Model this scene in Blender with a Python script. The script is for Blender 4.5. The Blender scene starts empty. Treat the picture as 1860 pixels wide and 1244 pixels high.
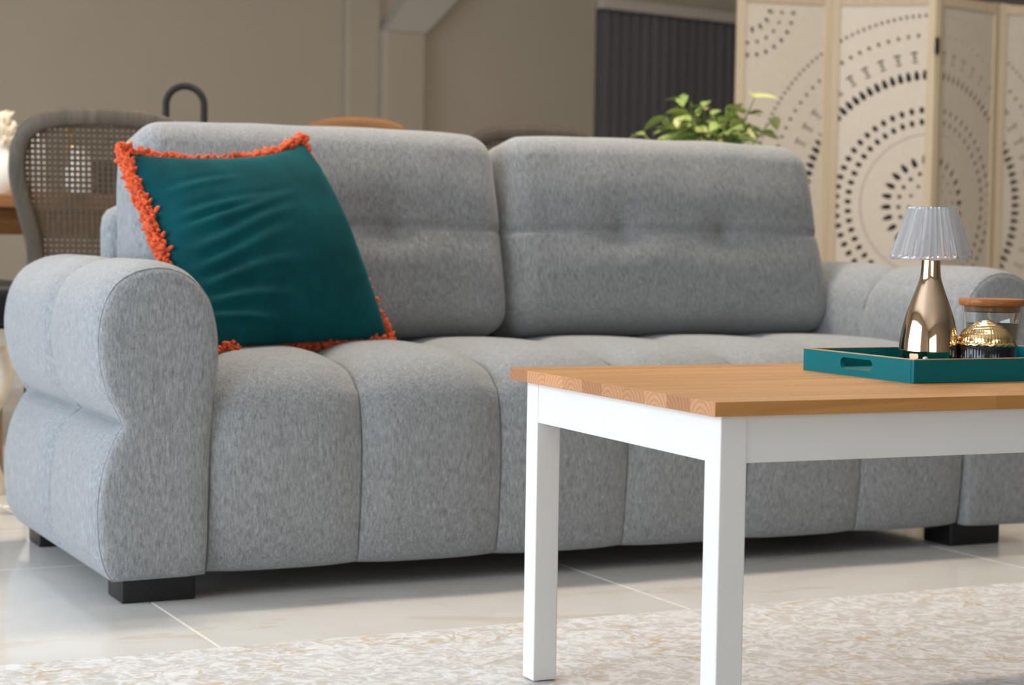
import bpy, bmesh, math, random
from mathutils import Vector, Matrix, noise
random.seed(7)
S = bpy.context.scene
COL = S.collection
PI = math.pi

# ------------------------------------------------------------------ camera
FPX, PITCH, ROLL, YAW = 3552.1, .0555, .0156, .4531
CAM = Vector((-.9193, -3.5101, .6904))
FW = Vector((math.sin(YAW)*math.cos(PITCH), math.cos(YAW)*math.cos(PITCH), -math.sin(PITCH)))
_r = Vector((math.cos(YAW), -math.sin(YAW), 0)); _u = _r.cross(FW)
RT = _r*math.cos(ROLL) + _u*math.sin(ROLL)
UP = -_r*math.sin(ROLL) + _u*math.cos(ROLL)
cd = bpy.data.cameras.new('camera'); cam = bpy.data.objects.new('camera', cd); COL.objects.link(cam)
m = Matrix((RT, UP, -FW)).transposed().to_4x4(); m.translation = CAM
cam.matrix_world = m
cd.sensor_width = 36; cd.lens = FPX/1860*36
cd.clip_start = .05; cd.clip_end = 60
cd.dof.use_dof = True; cd.dof.focus_distance = 2.85; cd.dof.aperture_fstop = 6.3
S.camera = cam

def px(x, y, t):
    """a photo pixel at depth t along the optical axis"""
    return CAM + (FW + RT*((x-930)/FPX) - UP*((y-622)/FPX))*t

# ------------------------------------------------------------------ world, lights, exposure
w = bpy.data.worlds.new('world'); S.world = w; w.use_nodes = True
w.node_tree.nodes['Background'].inputs[0].default_value = (.75, .86, 1, 1)
w.node_tree.nodes['Background'].inputs[1].default_value = .25
S.view_settings.view_transform = 'Standard'; S.view_settings.look = 'None'
S.view_settings.exposure = 0; S.view_settings.gamma = 1; S.view_settings.use_curve_mapping = False

def area(name, loc, rot, sx, sy, power, col):
    l = bpy.data.lights.new(name, 'AREA'); l.shape = 'RECTANGLE'; l.size = sx; l.size_y = sy
    l.energy = power; l.color = col
    o = bpy.data.objects.new(name, l); o.location = loc; o.rotation_euler = rot; COL.objects.link(o)
    return o
COOL = (.80, .90, 1.0); WARM = (1.0, .86, .70)
WX, FY, CEIL = -3.9, -7.2, 3.3        # left window wall, front window wall, ceiling
area('daylight_left', (WX-.12, -.3, 1.45), (0, -PI/2, 0), 2.5, 5.2, 310, COOL)
area('daylight_front', (-1.6, FY-.12, 1.35), (PI/2, 0, 0), 3.4, 2.3, 82, (1, .99, .98))
for lx, ly, pw in ((.6, .95, 64), (2.2, .95, 50), (.9, -1.6, 9), (3.6, 1.6, 10), (-.6, 2.9, 6), (4.6, 4.6, 11)):
    area('ceiling_lamp', (lx, ly, CEIL-.06), (0, 0, 0), 1.1, .28, pw, WARM)

# ------------------------------------------------------------------ material helpers
MATS = {}
class NT:
    def __init__(s, name):
        s.m = bpy.data.materials.new(name); s.m.use_nodes = True; s.t = s.m.node_tree
        s.b = s.t.nodes['Principled BSDF']; MATS[name] = s.m
    def n(s, typ, **kw):
        nd = s.t.nodes.new(typ)
        for k, v in kw.items():
            if k in nd.inputs: nd.inputs[k].default_value = v
            else: setattr(nd, k, v)
        return nd
    def l(s, a, b): s.t.links.new(a, b)
    def coord(s, scale=(1, 1, 1), rand=False, kind='Object'):
        tc = s.n('ShaderNodeTexCoord'); mp = s.n('ShaderNodeMapping'); mp.inputs['Scale'].default_value = scale
        s.l(tc.outputs[kind], mp.inputs['Vector'])
        if rand:
            oi = s.n('ShaderNodeObjectInfo'); ml = s.n('ShaderNodeMath', operation='MULTIPLY'); ml.inputs[1].default_value = 37
            s.l(oi.outputs['Random'], ml.inputs[0]); cb = s.n('ShaderNodeCombineXYZ')
            for i in range(3): s.l(ml.outputs[0], cb.inputs[i])
            s.l(cb.outputs[0], mp.inputs['Location'])
        return mp.outputs[0]
    def noise(s, vec, scale=1, detail=3, rough=.5, dist=0):
        nd = s.n('ShaderNodeTexNoise'); nd.inputs['Scale'].default_value = scale; nd.inputs['Detail'].default_value = detail
        nd.inputs['Roughness'].default_value = rough; nd.inputs['Distortion'].default_value = dist
        s.l(vec, nd.inputs['Vector']); return nd.outputs['Fac']
    def ramp(s, fac, stops):
        r = s.n('ShaderNodeValToRGB'); e = r.color_ramp.elements
        while len(e) < len(stops): e.new(.5)
        for k, (p, c) in enumerate(stops): e[k].position = p; e[k].color = (*c, 1)
        s.l(fac, r.inputs[0]); return r.outputs[0]
    def mix(s, fac, a, b, mode='MIX'):
        x = s.n('ShaderNodeMix', data_type='RGBA', blend_type=mode)
        for v, i in ((fac, 0), (a, 6), (b, 7)):
            if isinstance(v, (int, float)): x.inputs[i].default_value = v
            elif isinstance(v, tuple): x.inputs[i].default_value = (*v, 1)
            else: s.l(v, x.inputs[i])
        return x.outputs[2]
    def math(s, op, a, b=0.):
        x = s.n('ShaderNodeMath', operation=op)
        for v, i in ((a, 0), (b, 1)):
            if isinstance(v, (int, float)): x.inputs[i].default_value = v
            else: s.l(v, x.inputs[i])
        return x.outputs[0]
    def bump(s, h, strength=.3, dist=.002):
        b = s.n('ShaderNodeBump'); b.inputs['Strength'].default_value = strength; b.inputs['Distance'].default_value = dist
        s.l(h, b.inputs['Height']); s.l(b.outputs[0], s.b.inputs['Normal'])
    def col(s, c):
        if isinstance(c, tuple): s.b.inputs['Base Color'].default_value = (*c, 1)
        else: s.l(c, s.b.inputs['Base Color'])
    def set(s, **kw):
        for k, v in kw.items(): s.b.inputs[k.replace('_', ' ')].default_value = v
        return s

def plain(name, c, rough=.5, metal=0, grain=.06, scale=40, bump=0, **kw):
    t = NT(name); f = t.noise(t.coord(), scale, 3)
    t.col(t.ramp(f, [(.25, tuple(x*(1-grain) for x in c)), (.75, tuple(min(1, x*(1+grain)) for x in c))]))
    t.set(Roughness=rough, Metallic=metal, **kw)
    if bump: t.bump(f, .4, bump)
    return t.m

def fabric(name, c, k=1.0):
    t = NT(name)
    streak = t.noise(t.coord((400, 400, 60)), 1, 3, .65)
    weave = t.noise(t.coord((620, 620, 420)), 1, 2, .6)
    blot = t.noise(t.coord((85, 85, 48)), 1, 4, .65)
    a = t.ramp(streak, [(.30, tuple(x*.60 for x in c)), (.5, tuple(x*.98 for x in c)), (.70, tuple(x*1.40 for x in c))])
    b = t.ramp(blot, [(.3, (.88, .88, .88)), (.7, (1.11, 1.11, 1.11))])
    d = t.ramp(weave, [(.3, (.80, .80, .80)), (.7, (1.18, 1.18, 1.18))])
    t.col(t.mix(1., t.mix(1., a, b, 'MULTIPLY'), d, 'MULTIPLY'))
    t.set(Roughness=.95, Sheen_Weight=.25, Sheen_Roughness=.6, Specular_IOR_Level=.15)
    t.bump(t.math('ADD', streak, weave), .35, .0018*k)
    return t.m
fabric('sofa_fabric', (.250, .263, .276))

t = NT('velvet')
v = t.noise(t.coord((1, 1, 1)), 9, 4, .6)
t.col(t.ramp(v, [(.3, (.0010, .040, .050)), (.7, (.0016, .070, .083))]))
t.set(Roughness=.85, Sheen_Weight=.22, Sheen_Roughness=.3, Specular_IOR_Level=.1); t.b.inputs['Sheen Tint'].default_value = (.10, .55, .62, 1)
t.bump(t.noise(t.coord(), 700, 2), .15, .0006)
t = NT('fringe_yarn')
t.col(t.ramp(t.noise(t.coord(), 130, 3), [(.3, (.44, .045, .012)), (.7, (.78, .145, .045))])); t.set(Roughness=.95, Specular_IOR_Level=.05, Sheen_Weight=.2)

t = NT('white_paint'); t.col(t.ramp(t.noise(t.coord(), 6, 2), [(.3, (.73, .73, .72)), (.7, (.76, .76, .75))])); t.set(Roughness=.38)
t.bump(t.noise(t.coord((60, 60, 60)), 4, 2), .05, .0005)

def wood(name, c1, c2, dark, scale=1., rough=.42, axis=0, rand=True):
    t = NT(name); sc = [60*scale]*3; sc[axis] = 3.5*scale
    vec = t.coord(tuple(sc), rand)
    g = t.noise(vec, 1, 5, .62, .6)
    sc2 = [26*scale]*3; sc2[axis] = .9*scale
    wv = t.n('ShaderNodeTexWave', wave_type='RINGS', rings_direction='XYZ'[axis]); wv.inputs['Scale'].default_value = 1.6
    wv.inputs['Distortion'].default_value = 3.2; wv.inputs['Detail'].default_value = 2; wv.inputs['Detail Scale'].default_value = .8
    t.l(t.coord(tuple(sc2), rand), wv.inputs['Vector'])
    base = t.mix(wv.outputs['Fac'], c1, c2)
    base = t.mix(t.ramp(g, [(.35, (1, 1, 1)), (.62, (0, 0, 0))]), base, dark)
    oi = t.n('ShaderNodeObjectInfo')
    tint = t.ramp(oi.outputs['Random'], [(0., (.86, .82, .78)), (.5, (1., .98, .96)), (1., (1.1, 1.08, 1.04))])
    t.col(t.mix(1., base, tint, 'MULTIPLY')); t.set(Roughness=rough, Specular_IOR_Level=.4)
    t.bump(g, .1, .0008); return t.m
def oak(name, c1, c2, end):
    t = NT(name)
    if end:
        wv = t.n('ShaderNodeTexWave', wave_type='RINGS', rings_direction='X'); wv.inputs['Scale'].default_value = 40
        wv.inputs['Distortion'].default_value = 2.; wv.inputs['Detail'].default_value = 2
        oj = t.n('ShaderNodeObjectInfo'); cb = t.n('ShaderNodeCombineXYZ'); cb.inputs[2].default_value = .016
        t.l(t.math('MULTIPLY', t.math('SUBTRACT', oj.outputs['Random'], .5), .07), cb.inputs[1])
        av = t.n('ShaderNodeVectorMath', operation='ADD'); t.l(t.coord(), av.inputs[0]); t.l(cb.outputs[0], av.inputs[1])
        t.l(av.outputs[0], wv.inputs['Vector']); f = wv.outputs['Fac']
        # each block starts its rings from another centre
        tint = [(0., (.74, .66, .62)), (.5, (1., .97, .95)), (1., (1.18, 1.12, 1.06))]
    else:
        f = t.noise(t.coord((2.6, 30, 30), True), 1, 6, .68, .9); tint = [(0., (.93, .91, .88)), (1., (1.05, 1.05, 1.05))]
    base = t.ramp(f, [(.3, c2), (.7, c1)]); oi = t.n('ShaderNodeObjectInfo')
    t.col(t.mix(1., base, t.ramp(oi.outputs['Random'], tint), 'MULTIPLY')); t.set(Roughness=.42, Specular_IOR_Level=.35); t.bump(f, .06, .0005)
oak('oak', (.55, .285, .095), (.40, .180, .050), False)
oak('oak_end', (.52, .285, .150), (.44, .225, .112), True)
wood('grey_wood', (.118, .098, .076), (.092, .076, .059), (.066, .054, .042), .8, .6, 2, False)
wood('orange_wood', (.22, .105, .034), (.18, .082, .026), (.14, .06, .018), .6, .45, 0, False)
wood('dark_wood', (.075, .060, .045), (.058, .046, .035), (.045, .035, .026), .8, .5, 2, False)
wood('table_wood', (.33, .16, .065), (.28, .13, .05), (.21, .09, .035), .5, .5, 0, False)
wood('screen_wood', (.56, .47, .355), (.53, .445, .335), (.49, .41, .305), .5, .55, 2, False)
wood('lid_wood', (.44, .17, .055), (.38, .14, .045), (.30, .10, .03), 1.2, .4, 0, False)
plain('seam_thread', (.17, .175, .18), .9)
plain('screen_board', (.58, .52, .445), .6, grain=.03, scale=30)
plain('cane', (.088, .058, .033), .6, grain=.25, scale=90)
plain('black_paint', (.009, .009, .010), .4, Specular_IOR_Level=.3)
plain('black_matte', (.010, .010, .011), .55, Specular_IOR_Level=.3)
plain('lacquer_teal', (.002, .135, .155), .4, grain=.05, scale=20, Specular_IOR_Level=.2)
plain('gilt_edge', (.50, .33, .17), .4, .3)
plain('ceramic_white', (.80, .77, .72), .4, grain=.05, scale=12, bump=.004)
plain('dried_flower', (.78, .68, .52), .9, grain=.2, scale=60)
plain('cream_wood', (.62, .54, .44), .5, grain=.1)
plain('brown_wood', (.20, .11, .06), .55, grain=.25, scale=18)
plain('bronze_glass', (.36, .30, .22), .2)
plain('brass', (.85, .58, .25), .22, 1.)
plain('clear_vase', (.70, .72, .72), .15)
plain('wall_paint', (.41, .36, .288), .8, grain=.02, scale=3)
plain('wall_paint_grey', (.43, .395, .35), .8, grain=.02, scale=3)
plain('ceiling_paint', (.62, .60, .56), .85, grain=.02, scale=3)
plain('grout', (.78, .76, .72), .6)
plain('window_white', (.8, .8, .8), .4)
plain('blind_fabric', (.095, .088, .098), .6, grain=.1, scale=60)
plain('blind_rail', (.52, .47, .42), .5)
plain('soil', (.05, .035, .022), .9, grain=.4)
plain('planter', (.30, .29, .28), .6, grain=.1)
plain('stem_green', (.12, .16, .04), .6)

t = NT('gold_mirror'); t.col((.80, .60, .45)); t.set(Metallic=1., Roughness=.04)
t.bump(t.noise(t.coord(), 12, 2), .03, .0006)
t = NT('gold_leaf'); t.col(t.ramp(t.noise(t.coord(), 60, 2), [(.3, (.85, .60, .28)), (.7, (.95, .72, .38))])); t.set(Metallic=1., Roughness=.16)
t = NT('black_glass'); t.col(t.ramp(t.noise(t.coord(), 20, 2), [(.3, (.006, .008, .014)), (.7, (.010, .013, .02))])); t.set(Roughness=.12)
t = NT('crystal'); t.col((.93, .95, 1.)); t.set(Transmission_Weight=.84, Roughness=.02, IOR=1.5)
t.bump(t.noise(t.coord(), 40, 2), .04, .0006)
t = NT('jar_glass'); t.col((.96, .98, .97)); t.set(Transmission_Weight=1., Roughness=.02, IOR=1.45)
t.bump(t.noise(t.coord(), 15, 2), .03, .0006)
plain('wax', (.17, .20, .15), .6)
t = NT('window_glass'); t.col((.03, .035, .04)); t.set(Roughness=.1); t.bump(t.noise(t.coord(), 3, 1), .02, .001)

t = NT('leaf')
oi = t.n('ShaderNodeObjectInfo')
g = t.ramp(oi.outputs['Random'], [(0, (.10, .22, .012)), (.45, (.19, .31, .03)), (.8, (.34, .40, .10)), (1, (.48, .48, .20))])
vg = t.ramp(t.noise(t.coord(), 95, 3), [(.42, (0, 0, 0)), (.62, (1, 1, 1))])
t.col(t.mix(t.math('MULTIPLY', vg, .45), g, (.62, .62, .36))); t.set(Roughness=.5)

# marble floor tile
t = NT('marble_tile')
vec = t.coord((1, 1, 1), True)
n1 = t.noise(t.coord((.9, 2.6, 1), True), 1.6, 6, .62, 1.4)
n2 = t.noise(vec, 3.5, 6, .6, .8)
base = t.ramp(n2, [(.3, (.64, .625, .60)), (.7, (.72, .71, .695))])
vein = t.ramp(n1, [(.60, (0, 0, 0)), (.66, (1, 1, 1)), (.72, (.2, .2, .2))])
base = t.mix(t.math('MULTIPLY', vein, .38), base, (.52, .40, .25))
t.col(base); t.set(Roughness=.09, Specular_IOR_Level=.5)

# rug: pale woven pile with scrolling gold lines
t = NT('rug_pile')
vec = t.coord()
dn = t.n('ShaderNodeTexNoise'); dn.inputs['Scale'].default_value = 9; dn.inputs['Detail'].default_value = 3; t.l(vec, dn.inputs['Vector'])
ad = t.n('ShaderNodeVectorMath', operation='MULTIPLY_ADD'); t.l(dn.outputs['Color'], ad.inputs[0]); ad.inputs[1].default_value = (.16, .16, 0); t.l(vec, ad.inputs[2])
vo = t.n('ShaderNodeTexVoronoi', feature='DISTANCE_TO_EDGE'); vo.inputs['Scale'].default_value = 11; t.l(ad.outputs[0], vo.inputs['Vector'])
vo2 = t.n('ShaderNodeTexVoronoi', feature='F1'); vo2.inputs['Scale'].default_value = 26; t.l(ad.outputs[0], vo2.inputs['Vector'])
fine = t.noise(vec, 420, 3, .7); mid = t.noise(vec, 34, 5, .7, .9); big = t.noise(vec, 5, 4, .6, .6)
c0 = t.ramp(mid, [(.38, (.45, .43, .415)), (.49, (.50, .485, .475)), (.55, (.60, .60, .605)), (.66, (.67, .685, .71))])
line = t.ramp(vo.outputs['Distance'], [(.0, (1, 1, 1)), (.028, (.9, .9, .9)), (.045, (0, 0, 0))])
lm = t.math('MULTIPLY', line, t.ramp(big, [(.45, (.05, .05, .05)), (.6, (.75, .75, .75))]))
c1 = t.mix(lm, c0, (.46, .33, .16))
ring = t.ramp(vo2.outputs['Distance'], [(.30, (0, 0, 0)), (.36, (1, 1, 1)), (.46, (1, 1, 1)), (.52, (0, 0, 0))])
c2 = t.mix(t.math('MULTIPLY', ring, .5), c1, (.67, .685, .705))
c3 = t.mix(1., c2, t.ramp(fine, [(.3, (.92, .92, .92)), (.7, (1.06, 1.06, 1.06))]), 'MULTIPLY')
t.col(c3); t.set(Roughness=.9, Specular_IOR_Level=.1, Sheen_Weight=.2)
t.bump(t.math('ADD', t.math('MULTIPLY', mid, 1.5), fine), .35, .003)

# ------------------------------------------------------------------ geometry helpers
def link(name, me, mat, parent=None, loc=(0, 0, 0), rot=(0, 0, 0), smooth=True):
    if mat and not me.materials: me.materials.append(MATS[mat])
    if smooth:
        me.polygons.foreach_set('use_smooth', [True]*len(me.polygons))
    o = bpy.data.objects.new(name, me); COL.objects.link(o); o.location = loc; o.rotation_euler = rot
    if parent: o.parent = parent
    return o
def mesh(name, V, F):
    me = bpy.data.meshes.new(name); me.from_pydata([tuple(v) for v in V], [], F); me.update(); return me
def bm_mesh(name, bm):
    me = bpy.data.meshes.new(name); bmesh.ops.recalc_face_normals(bm, faces=bm.faces); bm.to_mesh(me); bm.free(); return me
def sharp(me, ang=35):
    me.set_sharp_from_angle(angle=math.radians(ang)); return me
def empty(name, loc=(0, 0, 0), rz=0, label=None, cat=None, group=None):
    o = bpy.data.objects.new(name, None); COL.objects.link(o); o.location = loc; o.rotation_euler = (0, 0, rz)
    o.empty_display_size = .1
    return tag(o, label, cat, group)
def tag(o, label=None, cat=None, group=None, kind=None):
    if label: o['label'] = label
    if cat: o['category'] = cat
    if group: o['group'] = group
    if kind: o['kind'] = kind
    return o
def box_me(x0, x1, y0, y1, z0, z1, bev=.002, seg=2):
    bm = bmesh.new(); bmesh.ops.create_cube(bm, size=1)
    for v in bm.verts:
        v.co = Vector((x0 if v.co.x < 0 else x1, y0 if v.co.y < 0 else y1, z0 if v.co.z < 0 else z1))
    if bev: bmesh.ops.bevel(bm, geom=list(bm.edges), offset=bev, segments=seg, affect='EDGES', profile=.6)
    return bm_mesh('box', bm)
def box(name, x0, x1, y0, y1, z0, z1, mat, parent=None, bev=.002, seg=2, loc=(0, 0, 0), rot=(0, 0, 0)):
    return link(name, box_me(x0, x1, y0, y1, z0, z1, bev, seg), mat, parent, loc, rot, smooth=False)
def lathe_me(prof, n=64, rmod=None, close=True):
    """prof: list of (r, z); rmod(angle, i) multiplies the radius"""
    V, F = [], []
    for i, (r, z) in enumerate(prof):
        for k in range(n):
            a = 2*PI*k/n; rr = r*(rmod(a, i) if rmod else 1)
            V.append((rr*math.cos(a), rr*math.sin(a), z))
    for i in range(len(prof)-1):
        for k in range(n):
            k2 = (k+1) % n; F.append((i*n+k, i*n+k2, (i+1)*n+k2, (i+1)*n+k))
    if close:
        F.append(tuple(reversed(range(n)))); F.append(tuple((len(prof)-1)*n+k for k in range(n)))
    me = mesh('lathe', V, F); bm = bmesh.new(); bm.from_mesh(me)
    bmesh.ops.remove_doubles(bm, verts=bm.verts, dist=1e-6)
    bmesh.ops.recalc_face_normals(bm, faces=bm.faces); bm.to_mesh(me); bm.free()
    return sharp(me, 40)
def tube_me(pts, rad, n=10, closed=False, flat=None):
    """round (or elliptical: flat=(a,b)) tube along a path"""
    pts = [Vector(p) for p in pts]; N = len(pts); V, F = [], []
    ref = None
    for i, p in enumerate(pts):
        a = pts[(i-1) % N] if (i > 0 or closed) else p; b = pts[(i+1) % N] if (i < N-1 or closed) else p
        d = (b-a).normalized()
        if ref is None: ref = Vector((0, 0, 1)) if abs(d.z) < .9 else Vector((0, 1, 0))
        s = d.cross(ref)
        if s.length < 1e-5: s = d.cross(Vector((1, 0, 0)))
        s.normalize(); ref = s.cross(d).normalized()
        r = rad[i] if isinstance(rad, (list, tuple)) else rad
        for k in range(n):
            an = 2*PI*k/n; V.append(p + s*math.cos(an)*r*(flat[0] if flat else 1) + ref*math.sin(an)*r*(flat[1] if flat else 1))
    for i in range(N if closed else N-1):
        j = (i+1) % N
        for k in range(n):
            k2 = (k+1) % n; F.append((i*n+k, i*n+k2, j*n+k2, j*n+k))
    if not closed: F.append(tuple(reversed(range(n)))); F.append(tuple((N-1)*n+k for k in range(n)))
    return mesh('tube', V, F)
def catmull(P, n=8, closed=False):
    out = []; N = len(P)
    for i in range(N if closed else N-1):
        g = lambda k: P[k % N] if closed else P[max(0, min(N-1, k))]
        a, b, c, d = g(i-1), g(i), g(i+1), g(i+2)
        for k in range(n):
            s = k/n
            out.append(tuple(.5*(2*b[j] + (c[j]-a[j])*s + (2*a[j]-5*b[j]+4*c[j]-d[j])*s*s + (-a[j]+3*b[j]-3*c[j]+d[j])*s**3) for j in range(len(b))))
    if not closed: out.append(tuple(P[-1]))
    return out
def cutout_me(outer, holes, depth):
    """a flat board (local XY) with holes cut through it, thickness 'depth' along local Z"""
    from mathutils.geometry import delaunay_2d_cdt
    P, E = [], []
    for poly in [outer]+holes:
        b = len(P); n = len(poly); P += [Vector(q) for q in poly]; E += [(b+k, b+(k+1) % n) for k in range(n)]
    vs, es, fs = delaunay_2d_cdt(P, E, [], 1, 1e-6)[:3]
    bbs = [(min(q[0] for q in h), max(q[0] for q in h), min(q[1] for q in h), max(q[1] for q in h), h) for h in holes]
    def inhole(c):
        for x0, x1, y0, y1, h in bbs:
            if x0 < c.x < x1 and y0 < c.y < y1:
                odd = False
                for k in range(len(h)):
                    (ax, ay), (bx, by) = h[k-1], h[k]
                    if (ay > c.y) != (by > c.y) and c.x < (bx-ax)*(c.y-ay)/(by-ay)+ax: odd = not odd
                if odd: return True
        return False
    fs = [f for f in fs if not inhole(sum((vs[k] for k in f), Vector((0, 0)))/len(f))]
    n = len(vs); V = [(v.x, v.y, depth/2) for v in vs]+[(v.x, v.y, -depth/2) for v in vs]
    F = [tuple(f) for f in fs]+[tuple(k+n for k in reversed(f)) for f in fs]
    cnt = {}
    for f in fs:
        for k in range(len(f)):
            a, b = f[k], f[(k+1) % len(f)]; cnt[(a, b)] = 1
    for a, b in cnt:
        if (b, a) not in cnt: F.append((b, a, a+n, b+n))
    return mesh('board', V, F)

# ------------------------------------------------------------------ the room
floor = box('floor', -4.1, 10.5, -7.4, 9.9, -.06, -.0015, 'grout', bev=0); tag(floor, 'pale polished stone tile floor with thin grout lines', 'floor', kind='structure')
TS = .905; tile_me = None
for i in range(-5, 12):
    for j in range(-8, 11):
        cx, cy = .055+TS*(i+.5), .44+TS*(j+.5)
        if cx-TS/2 < -4.2 or cx+TS/2 > 10.6 or cy-TS/2 < -7.5 or cy+TS/2 > 9.95: continue
        if tile_me is None:
            h = TS/2-.0018; tile_me = box_me(-h, h, -h, h, -.01, 0, .0008, 1)
        link('tile', tile_me, 'marble_tile', floor, (cx, cy, 0), smooth=False)

WD = Vector((.970, .241, 0)).normalized(); WN = Vector((-WD.y, WD.x, 0)); W0 = Vector((5.17, 6.98, 0))
WA = math.atan2(WD.y, WD.x)
def wall_s(pxx):                     # distance along the back wall where a photo column meets it
    d = FW + RT*((pxx-930)/FPX); d = Vector((d.x, d.y, 0)); c = Vector((CAM.x, CAM.y, 0))
    k = (W0-c).dot(WN)/d.dot(WN); return (c+d*k-W0).dot(WD)
def wallbox(name, s0, s1, d0, d1, z0, z1, mat, parent=None, bev=.004):
    """box against the back wall: s along it, d distance out of it into the room"""
    o = box(name, s0, s1, -d1, -d0, z0, z1, mat, None, bev)
    o.location = W0; o.rotation_euler = (0, 0, WA)
    if parent: o.parent = parent; o.location = (0, 0, 0); o.rotation_euler = (0, 0, 0)
    return o
sA, sB = wall_s(1072), wall_s(1072)+3.9        # the window opening
ZW = 2.085
wb = empty('wall_back', W0, WA); tag(wb, 'dim beige painted back wall beyond the sofa', 'wall', kind='structure')
wallbox('wall_panel', -9.8, sA, -.15, 0, 0, CEIL, 'wall_paint', wb, 0)
wallbox('wall_panel', sB, 6.2, -.15, 0, 0, CEIL, 'wall_paint', wb, 0)
wallbox('wall_panel', sA, sB, -.15, 0, ZW, CEIL, 'wall_paint', wb, 0)
win = empty('window_1', W0, WA); tag(win, 'wide window in the back wall covered by dark vertical blinds', 'window', kind='structure')
wallbox('frame', sA, sB, -.13, -.10, 0, .06, 'window_white', win); wallbox('frame', sA, sB, -.13, -.10, ZW-.06, ZW, 'window_white', win)
for k in range(4):
    s = sA+(sB-sA-.06)*k/3; wallbox('frame', s, s+.06, -.13, -.10, .06, ZW-.06, 'window_white', win)
for k in range(3):
    s = sA+.06+(sB-sA-.06)*k/3; wallbox('pane', s, s+(sB-sA-.06)/3-.06, -.122, -.114, .06, ZW-.06, 'window_glass', win, 0)
bl = empty('vertical_blind', W0, WA, 'dark charcoal vertical slat blind across the window in the back wall', 'blind')
wallbox('headrail', sA+.01, sB-.01, -.02, .055, ZW-.045, ZW+.02, 'blind_rail', bl)
nsl = int((sB-sA)/.081); slat_me = None
for k in range(nsl):
    if slat_me is None:
        V = []; F = []
        for q in range(7):
            xx = -.0445+.089*q/6; yy = .005*(1-(2*q/6-1)**2)
            V += [(xx, yy, .10), (xx, yy, ZW-.055)]
        # pointed hanger tab at the top
        for q in range(6): F.append((2*q, 2*q+2, 2*q+3, 2*q+1))
        V += [(-.016, .005, ZW-.035), (.016, .005, ZW-.035)]
        F += [(5, 9, 15, 14)]
        slat_me = mesh('slat', V, F)
    o = link('slat', slat_me, 'blind_fabric', bl, (sA+.05+k*.081, -.008, 0), (0, 0, -.22+.08*math.sin(k*.9)))

# boxed column with a sloping haunch, and the stepped pilaster beside it
sc0, sc1 = wall_s(676), wall_s(746); sp0 = wall_s(618)
zc = px(700, 52, 10.5).z
colm = empty('wall_column', W0, WA); tag(colm, 'boxed beige wall column with a sloping haunch at the top', 'column', kind='structure')
wallbox('column_face', sc0, sc1, 0, .10, 0, zc, 'wall_paint', colm, .01)
wallbox('pilaster', sp0, sc0, 0, .045, 0, CEIL, 'wall_paint', colm, .01)
V = []
for d in (0, -.101):
    for s, z in ((sc0+.005, zc), (sc1, zc), (sc1+1.65, CEIL), (sc0+1.15, CEIL)):
        V.append((s, d, z))
hm = mesh('haunch', V, [(0, 1, 2, 3), (7, 6, 5, 4), (0, 4, 5, 1), (1, 5, 6, 2), (2, 6, 7, 3), (3, 7, 4, 0)])
link('haunch', sharp(hm, 30), 'wall_paint_grey', colm)
bb = wallbox('baseboard_back', -9.8, sA, 0, .015, 0, .09, 'window_white'); tag(bb, 'white skirting board along the back wall', 'baseboard', kind='structure')

c = box('ceiling', -4.1, 10.5, -7.4, 9.9, CEIL, CEIL+.1, 'ceiling_paint', bev=0); tag(c, 'plain pale ceiling of the showroom', 'ceiling', kind='structure')
r = box('wall_right', 10.4, 10.5, -7.4, 9.9, 0, CEIL, 'wall_paint', bev=0); tag(r, 'plain beige right wall of the showroom', 'wall', kind='structure')
def window_wall(name, label, along, pos, a0, a1, w0, w1, z0, z1, nm, wn, wlabel):
    """a wall with one glazed opening w0..w1; along='y' stands at x=pos, along='x' stands at y=pos"""
    wl = empty(name); tag(wl, label, 'wall', kind='structure')
    def bx(n, p, q, zz0, zz1, mat, par, th=(-.1, 0)):
        if along == 'y': return box(n, pos+th[0], pos+th[1], p, q, zz0, zz1, mat, par, 0)
        return box(n, p, q, pos+th[0], pos+th[1], zz0, zz1, mat, par, 0)
    bx('wall_panel', a0, w0, 0, CEIL, 'wall_paint', wl); bx('wall_panel', w1, a1, 0, CEIL, 'wall_paint', wl)
    bx('wall_panel', w0, w1, z1, CEIL, 'wall_paint', wl); bx('wall_panel', w0, w1, 0, z0, 'wall_paint', wl)
    wi = empty(wn); tag(wi, wlabel, 'window', kind='structure')
    for k in range(nm+1):
        s = w0+(w1-w0-.05)*k/nm; bx('mullion', s, s+.05, z0, z1, 'window_white', wi, (-.07, -.02))
    bx('frame', w0, w1, z0, z0+.05, 'window_white', wi, (-.07, -.02)); bx('frame', w0, w1, z1-.05, z1, 'window_white', wi, (-.07, -.02))
window_wall('wall_left', 'beige left wall with a tall shop window', 'y', WX, -7.4, 5.5, -2.9, 2.3, .2, 2.7, 5, 'window_2', 'tall white framed shop window in the left wall')
window_wall('wall_front', 'beige wall with a shop window facing the sofa', 'x', FY, -4.1, 10.5, -3.3, .1, .2, 2.5, 4, 'window_3', 'white framed shop window facing the sofa')

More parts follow.
